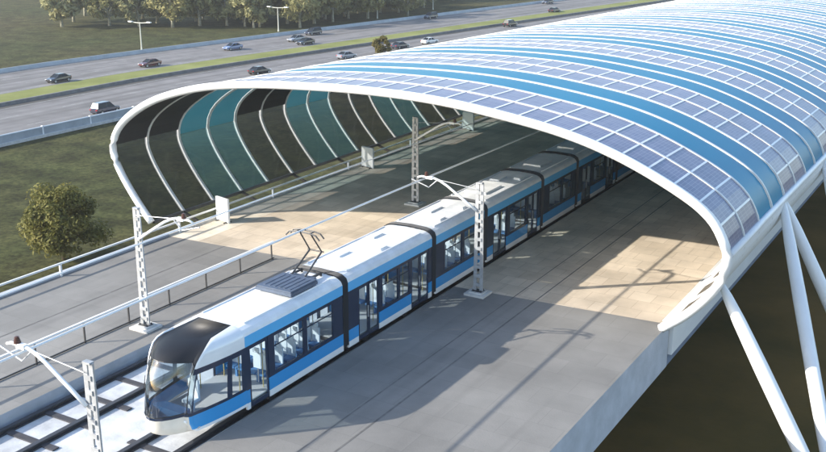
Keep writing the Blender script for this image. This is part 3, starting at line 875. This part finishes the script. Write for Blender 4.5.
# ------------------------------------------------------------------ trees
def branch(mb, p, q, r0, r1, n=6):
    pts = [p, p.lerp(q,.5) + Vector((random.uniform(-.1,.1),random.uniform(-.1,.1),random.uniform(0,.12)))*(q-p).length*.5, q]
    mb.tube(pts, [r0,(r0+r1)/2,r1], n)
def tree_meshes(h, cr, trunk_h, nclump, nleaf, lsize, seed, lmat, bmat, squash=.8):
    rnd = random.Random(seed); st = random.getstate(); random.seed(seed)
    tb = MB(); top = Vector((rnd.uniform(-.3,.3),rnd.uniform(-.3,.3),h*.72))
    tr = .028*h
    tb.tube([(0,0,-.3),(0,0,trunk_h*.5),(top.x*.4,top.y*.4,trunk_h),(top.x,top.y,top.z)], [tr*1.35,tr,tr*.8,tr*.25], 8)
    cl = []
    for k in range(nclump):
        th = rnd.uniform(0, 2*math.pi); u = rnd.random()
        zz = trunk_h*.85 + (h-trunk_h*.85)*rnd.random()**.85
        f = (zz-trunk_h*.85)/(h-trunk_h*.85)
        rad = cr*(math.sin(math.pi*min(1,max(.14,f*.86+.10)))**.7)*math.sqrt(.25+.75*u)*rnd.uniform(.75,1.05)
        c = Vector((math.cos(th)*rad, math.sin(th)*rad, zz-.06*h*(rad/cr)**2))
        cl.append((c, cr*rnd.uniform(.20,.36)))
    for c, r in cl[:max(7, nclump//3)]:
        z0 = trunk_h*rnd.uniform(.75,1.0) + (c.z-trunk_h)*.3
        branch(tb, Vector((top.x*.4,top.y*.4,min(z0,top.z))), c, tr*.42, tr*.10, 5)
    lb = MB()
    for k in range(nleaf):
        c, r = cl[rnd.randrange(len(cl))]
        v = Vector((rnd.gauss(0,1),rnd.gauss(0,1),rnd.gauss(0,1)*squash)).normalized()*r*rnd.random()**.45
        p = c + v
        if p.z < trunk_h*.62: continue
        n = (v.normalized()+Vector((rnd.gauss(0,.5),rnd.gauss(0,.5),rnd.gauss(.4,.5)))).normalized()
        a = n.orthogonal().normalized(); w = n.cross(a); an = rnd.uniform(0,6.28)
        a, w = a*math.cos(an)+w*math.sin(an), w*math.cos(an)-a*math.sin(an)
        s = lsize*rnd.uniform(.6,1.3)
        lb.face([p-a*s, p-w*s*.45+n*s*.1, p+a*s, p+w*s*.45+n*s*.1])
    random.setstate(st)
    return tb, lb
def make_tree(name, loc, args, label, group=None, rz=0):
    e = empty(name, loc, rz, label, 'tree', group)
    tb, lb = tree_meshes(*args)
    tb.build('trunk', args[8], e, smooth=True); lb.build('crown', args[7], e)
    return e
make_tree('olive_green_tree', (-41.3,55.4,GZ), (5.9, 3.6, 1.3, 50, 9500, .20, 3, M['leaf'], M['bark2']), 'lone round olive green tree on the grass beside the left platform edge')

protos = []
for k in range(6):
    h = [11,12.5,10,12,11.5,10.5][k]
    args = (h, h*.47, h*.25, 36, 2600, .58, 20+k, (M['leaf2'],M['leaf3'],M['leaf2'],M['leaf3'],M['leaf2'],M['leaf2'])[k], M['bark'])
    tb, lb = tree_meshes(*args)
    e = bpy.data.objects.new('roadside_tree', None)
    t = tb.build('trunk', M['bark'], None, smooth=True); l = lb.build('crown', args[7], None)
    protos.append((e, t, l))
def put_tree(k, x, y, s, label, group):
    e, t, l = protos[k]
    n = e.copy(); C.objects.link(n); n.location = (x, y, GZ); n.scale = (s,s,s*random.uniform(.92,1.08)); n.rotation_euler = (0,0,random.uniform(0,6.28))
    tag(n, label, 'tree', group)
    for p in (t, l):
        c = p.copy(); C.objects.link(c); c.parent = n
front = [(-183.9,179.9,1.0),(-175.4,187.7,.9),(-180.9,204.8,.95),(-155.8,199.4,.95),(-164,207,.9),(-164.9,218.5,.95),(-200.7,202.6,.95),(-145.3,211.2,.95),
         (-145.5,222.8,.95),(-147.6,237.5,.95),(-132.5,224.6,.8),(-154.5,217.5,.9),(-123.8,248.4,.75),(-137.6,262.6,.9),(-168,190.5,.85),(-159,193,.9),(-150,203,.95),(-140,215,.9),(-138,229,.95),(-129,236,.85),(-170,199,1.0),(-152,212,1.0),(-140,248,.9),(-131,255,.85),(-191,190,.9)]
order = sorted(front, key=lambda t: -t[0]/max(t[1],1))       # left to right in view
words = ['first','second','third','fourth','fifth','sixth','seventh','eighth','ninth','tenth','eleventh','twelfth','thirteenth','fourteenth','fifteenth','sixteenth','seventeenth','eighteenth','nineteenth','twentieth','twenty-first','twenty-second','twenty-third','twenty-fourth','twenty-fifth','twenty-sixth']
order = sorted(front, key=lambda t: math.atan2(t[0]-25.8, t[1]))
for i, (x, y, s) in enumerate(order):
    put_tree(i % 6, x, y, s*1.15, f'pale trunked olive tree, {words[i]} from the left in the front row beyond the motorway', 'trees in the front row beyond the motorway')
rb = random.Random(5); n = 0
while n < 95:
    y = rb.uniform(200, 330); x = rb.uniform(-330, -130)
    d = (x+157)*.62 + (y-200)*.78            # depth behind the front row
    if d < 3 or d > 95: continue
    if x > -132 + bend(y) - 8: continue
    put_tree(rb.randrange(6), x, y, rb.uniform(.85,1.1), 'dusty olive tree crowded in the wood behind the front row of trees', 'trees massed at the back of the wood')
    n += 1
for k, (e, t, l) in enumerate(protos):
    bpy.data.objects.remove(t); bpy.data.objects.remove(l); bpy.data.objects.remove(e)

def bush(x, y, r, label):
    e = empty('bush', (x,y,GZ), 0, label, 'bush')
    tb, lb = tree_meshes(r*1.5, r, r*.25, 18, 1400, r*.16, 77, M['bush'], M['bark2'])
    tb.build('stem', M['bark2'], e); lb.build('foliage', M['bush'], e)
bush(-88.2, 178.6, 2.1, 'brownish olive bush at the near motorway edge above the canopy roofline')

# ------------------------------------------------------------------ street lamps on the far side
for i, (x, y) in enumerate([(-134.2,157.5),(-131,199.7),(-127.2,238),(-127,268),(-116,315)]):
    lab = ['T-shaped double street lamp standing alone beyond the far motorway edge, farthest left','T-shaped double street lamp under the trees, second from the left','T-shaped double street lamp at the wood edge, third from the left','T-shaped double street lamp beyond the far motorway edge, fourth from the left','T-shaped double street lamp at the top picture edge, rightmost of five'][i]
    e = empty('street_lamp', (x,y,GZ), R(-8), lab, 'street lamp', 'double street lamps beyond the motorway')
    b = MB(); b.tube([(0,0,0),(0,0,.6),(0,0,5.6)], [.2,.13,.09], 8); b.build('pole', M['lamp'], e)
    b = MB(); b.tube([(-2.2,-.6,5.75),(-.6,-.15,5.62),(.6,.15,5.62),(2.2,.6,5.75)], .08, 6); b.build('crossarm', M['lamp'], e)
    for s in (-1,1):
        b = MB(); b.box(s*2.3-.55, s*2.3+.55, s*.62-.22, s*.62+.22, 5.70, 5.92); b.build('lamp_head', M['lampglass'], e)

# ------------------------------------------------------------------ cars
def car(x, y, kind, col, label, flip=False):
    rz = math.atan2(-(bend(y+1)-bend(y-1))/2, 1) + (math.pi if flip else 0)
    e = empty('parked_car' if False else 'car', (x, y, GZ+.02), rz, label, 'car', 'cars driving on the motorway')
    suv = kind == 'suv'
    m = mat('car_paint', col, .25, coat=.6)
    # stations along +Y (front at +Y): (y, half width, z of sill, z of shoulder)
    Ls = 2.25
    st = [(-Ls,.70,.45,.85),(-Ls+.12,.82,.32,.95),(-1.5,.90,.26,1.0 if suv else .97),(-.5,.92,.25,1.0 if suv else .95),(.6,.92,.25,.98 if suv else .92),(1.4,.89,.26,.93 if suv else .82),(2.05,.80,.32,.82 if suv else .70),(Ls,.62,.42,.66)]
    b = MB(); rows = []
    for yy, w, z0, z1 in st:
        rows.append([(-w*.9,yy,z0),(-w,yy,(z0+z1)/2),(-w*.96,yy,z1-.06),(-w*.82,yy,z1),(0,yy,z1+.04),(w*.82,yy,z1),(w*.96,yy,z1-.06),(w,yy,(z0+z1)/2),(w*.9,yy,z0)])
    b.grid(rows, closed=True); b.face(rows[0]); b.face(rows[-1][::-1])
    b.build('body', m, e, smooth=False)
    # greenhouse
    zt = 1.72 if suv else 1.42; zb = .97 if suv else .90
    yr, yr2, yf2, yf = (-2.05,-1.75,.35,1.15) if suv else (-1.75,-.95,.25,1.12)
    g = MB()
    base = [(-.80,yr,zb),(.80,yr,zb),(.78,yf,zb-.04),(-.78,yf,zb-.04)]; top = [(-.60,yr2,zt-.03),(.60,yr2,zt-.03),(.60,yf2,zt-.03),(-.60,yf2,zt-.03)]
    for k in range(4): g.face([base[k],base[(k+1)%4],top[(k+1)%4],top[k]])
    g.build('window', M['carglass'], e)
    r = MB(); r.grid([[(-.64,yr2-.06,zt-.05),(-.5,yr2,zt),(.5,yr2,zt),(.64,yr2-.06,zt-.05)],[(-.64,yf2+.06,zt-.05),(-.5,yf2,zt),(.5,yf2,zt),(.64,yf2+.06,zt-.05)]])
    for sx in (-1,1):
        for (p, q) in (((sx*.80,yr,zb),(sx*.61,yr2,zt-.03)),((sx*.78,yf,zb-.04),(sx*.61,yf2,zt-.03)),((sx*.80,-.35,zb),(sx*.62,-.35,zt-.03))): r.tube([p,q], .045, 5)
    r.build('roof', m, e)
    for sx in (-1,1):
        for yy in (-1.4,1.4):
            w = MB(); w.tube([(sx*.74,yy,.33),(sx*.93,yy,.33)], .33, 14); wo = w.build('wheel', M['tyre'], e)
            w = MB(); w.tube([(sx*.90,yy,.33),(sx*.945,yy,.33)], .2, 10); w.build('rim', M['rim'], wo)
        h = MB(); h.box(sx*.56-.16,sx*.56+.16,Ls-.18,Ls-.02,.58,.70); h.build('headlight', M['headlight'], e)
        h = MB(); h.box(sx*.62-.14,sx*.62+.14,-Ls-.01,-Ls+.12,.72,.86); h.build('taillight', M['taillight'], e)
BLK=(.012,.012,.016); NAV=(.02,.025,.05); RED=(.09,.010,.012); SIL=(.22,.24,.28); LBL=(.13,.18,.32); WHT=(.7,.7,.7)
for a in [
 (-87.6,103.6,'suv',NAV,'dark blue SUV on the near lanes just left of the canopy rim',False),
 (-112.8-3.0,119.6,'sedan',BLK,'black saloon car on the far lanes at the left of the picture',True),
 (-115.6,141.0,'sedan',RED,'dark red car on the far lanes behind the black saloon',True),
 (-118.0,167.5,'sedan',LBL,'pale blue car alone on the far lanes, right of the red car',True),
 (-92.0,144.2,'sedan',BLK,'black car on the near lanes just above the white canopy rim',False),
 (-115.3,186.0,'sedan',SIL,'silver car leading the cluster of three on the far lanes',True),
 (-119.6,198.3,'suv',NAV,'dark blue car at the far side of the cluster of three',True),
 (-110.2,182.5,'sedan',BLK,'black car at the grass side of the cluster of three',True),
 (-114.6,245.0,'suv',NAV,'dark blue car far off on the far lanes below the fourth lamp',True),
 (-87.6,197.5,'sedan',WHT,'white car on the near lanes half way along the roofline',False),
 (-87.6,238.2,'suv',BLK,'black SUV on the near lanes where the roofline meets the road',False),
 (-93.0,278.6,'sedan',BLK,'black car near the top edge beside the end of the median',False),
 (-106.0,303.5,'sedan',NAV,'dark car at the very top edge on the far lanes',True),
 (-89.0,187.5,'sedan',NAV,'dark car partly hidden by the canopy, right of the bush',False),
 (-90.0,168.8,'sedan',SIL,'silver grey car partly hidden by the canopy, left of the bush',False),
]: car(*a)

# ------------------------------------------------------------------ air
hm = bpy.data.materials.new('air_haze'); hm.use_nodes = True
hn = hm.node_tree; hn.nodes.clear()
ho = hn.nodes.new('ShaderNodeOutputMaterial'); hv = hn.nodes.new('ShaderNodeVolumePrincipled')
hv.inputs['Color'].default_value = (.86,.88,.90,1); hv.inputs['Density'].default_value = .00022; hv.inputs['Anisotropy'].default_value = .2
hn.links.new(hv.outputs[0], ho.inputs['Volume'])
b = MB(); b.box(-1810, 1210, -610, 2210, GZ-1.3, 24)
tag(b.build('haze', hm), kind='stuff')
# ------------------------------------------------------------------ light, sky, camera
A = 1.72                                        # shadow run in X per metre of height
sx, sy = A, A*.843
el = math.atan(1/math.hypot(sx, sy)); az = math.atan2(-sx, -sy)      # towards the sun, clockwise from +Y
w = bpy.data.worlds.new('World'); S.world = w; w.use_nodes = True
nt = w.node_tree; bg = nt.nodes['Background']
sky = nt.nodes.new('ShaderNodeTexSky'); sky.sky_type = 'NISHITA'; sky.sun_disc = False
sky.sun_elevation = el; sky.sun_rotation = az % (2*math.pi)
sky.air_density = 1.0; sky.dust_density = 1.0; sky.ozone_density = 1.0
nt.links.new(sky.outputs[0], bg.inputs['Color']); bg.inputs['Strength'].default_value = .15
sd = bpy.data.lights.new('sun', 'SUN'); sd.energy = 3.4; sd.angle = R(.5); sd.color = (1.0,.93,.82)
so = bpy.data.objects.new('sun', sd); C.objects.link(so)
so.rotation_euler = Vector((sx, sy, -1)).to_track_quat('-Z','Y').to_euler()
so.location = (-60,-60,80)
cd = bpy.data.cameras.new('camera'); cd.sensor_width = 36; cd.lens = 36*1030/826; cd.clip_end = 5000; cd.clip_start = .5
co = bpy.data.objects.new('camera', cd); C.objects.link(co)
co.location = (25.84, 0, 20.09)
yaw, pit = R(30.79), R(17.056)
fw = Vector((-math.sin(yaw)*math.cos(pit), math.cos(yaw)*math.cos(pit), -math.sin(pit)))
co.rotation_euler = fw.to_track_quat('-Z','Y').to_euler()
S.camera = co
S.render.engine = 'CYCLES'
S.cycles.max_bounces = 8; S.cycles.transparent_max_bounces = 16
v = S.view_settings; v.view_transform = 'Standard'; v.look = 'None'; v.exposure = 1.35; v.gamma = 1; v.use_curve_mapping = False
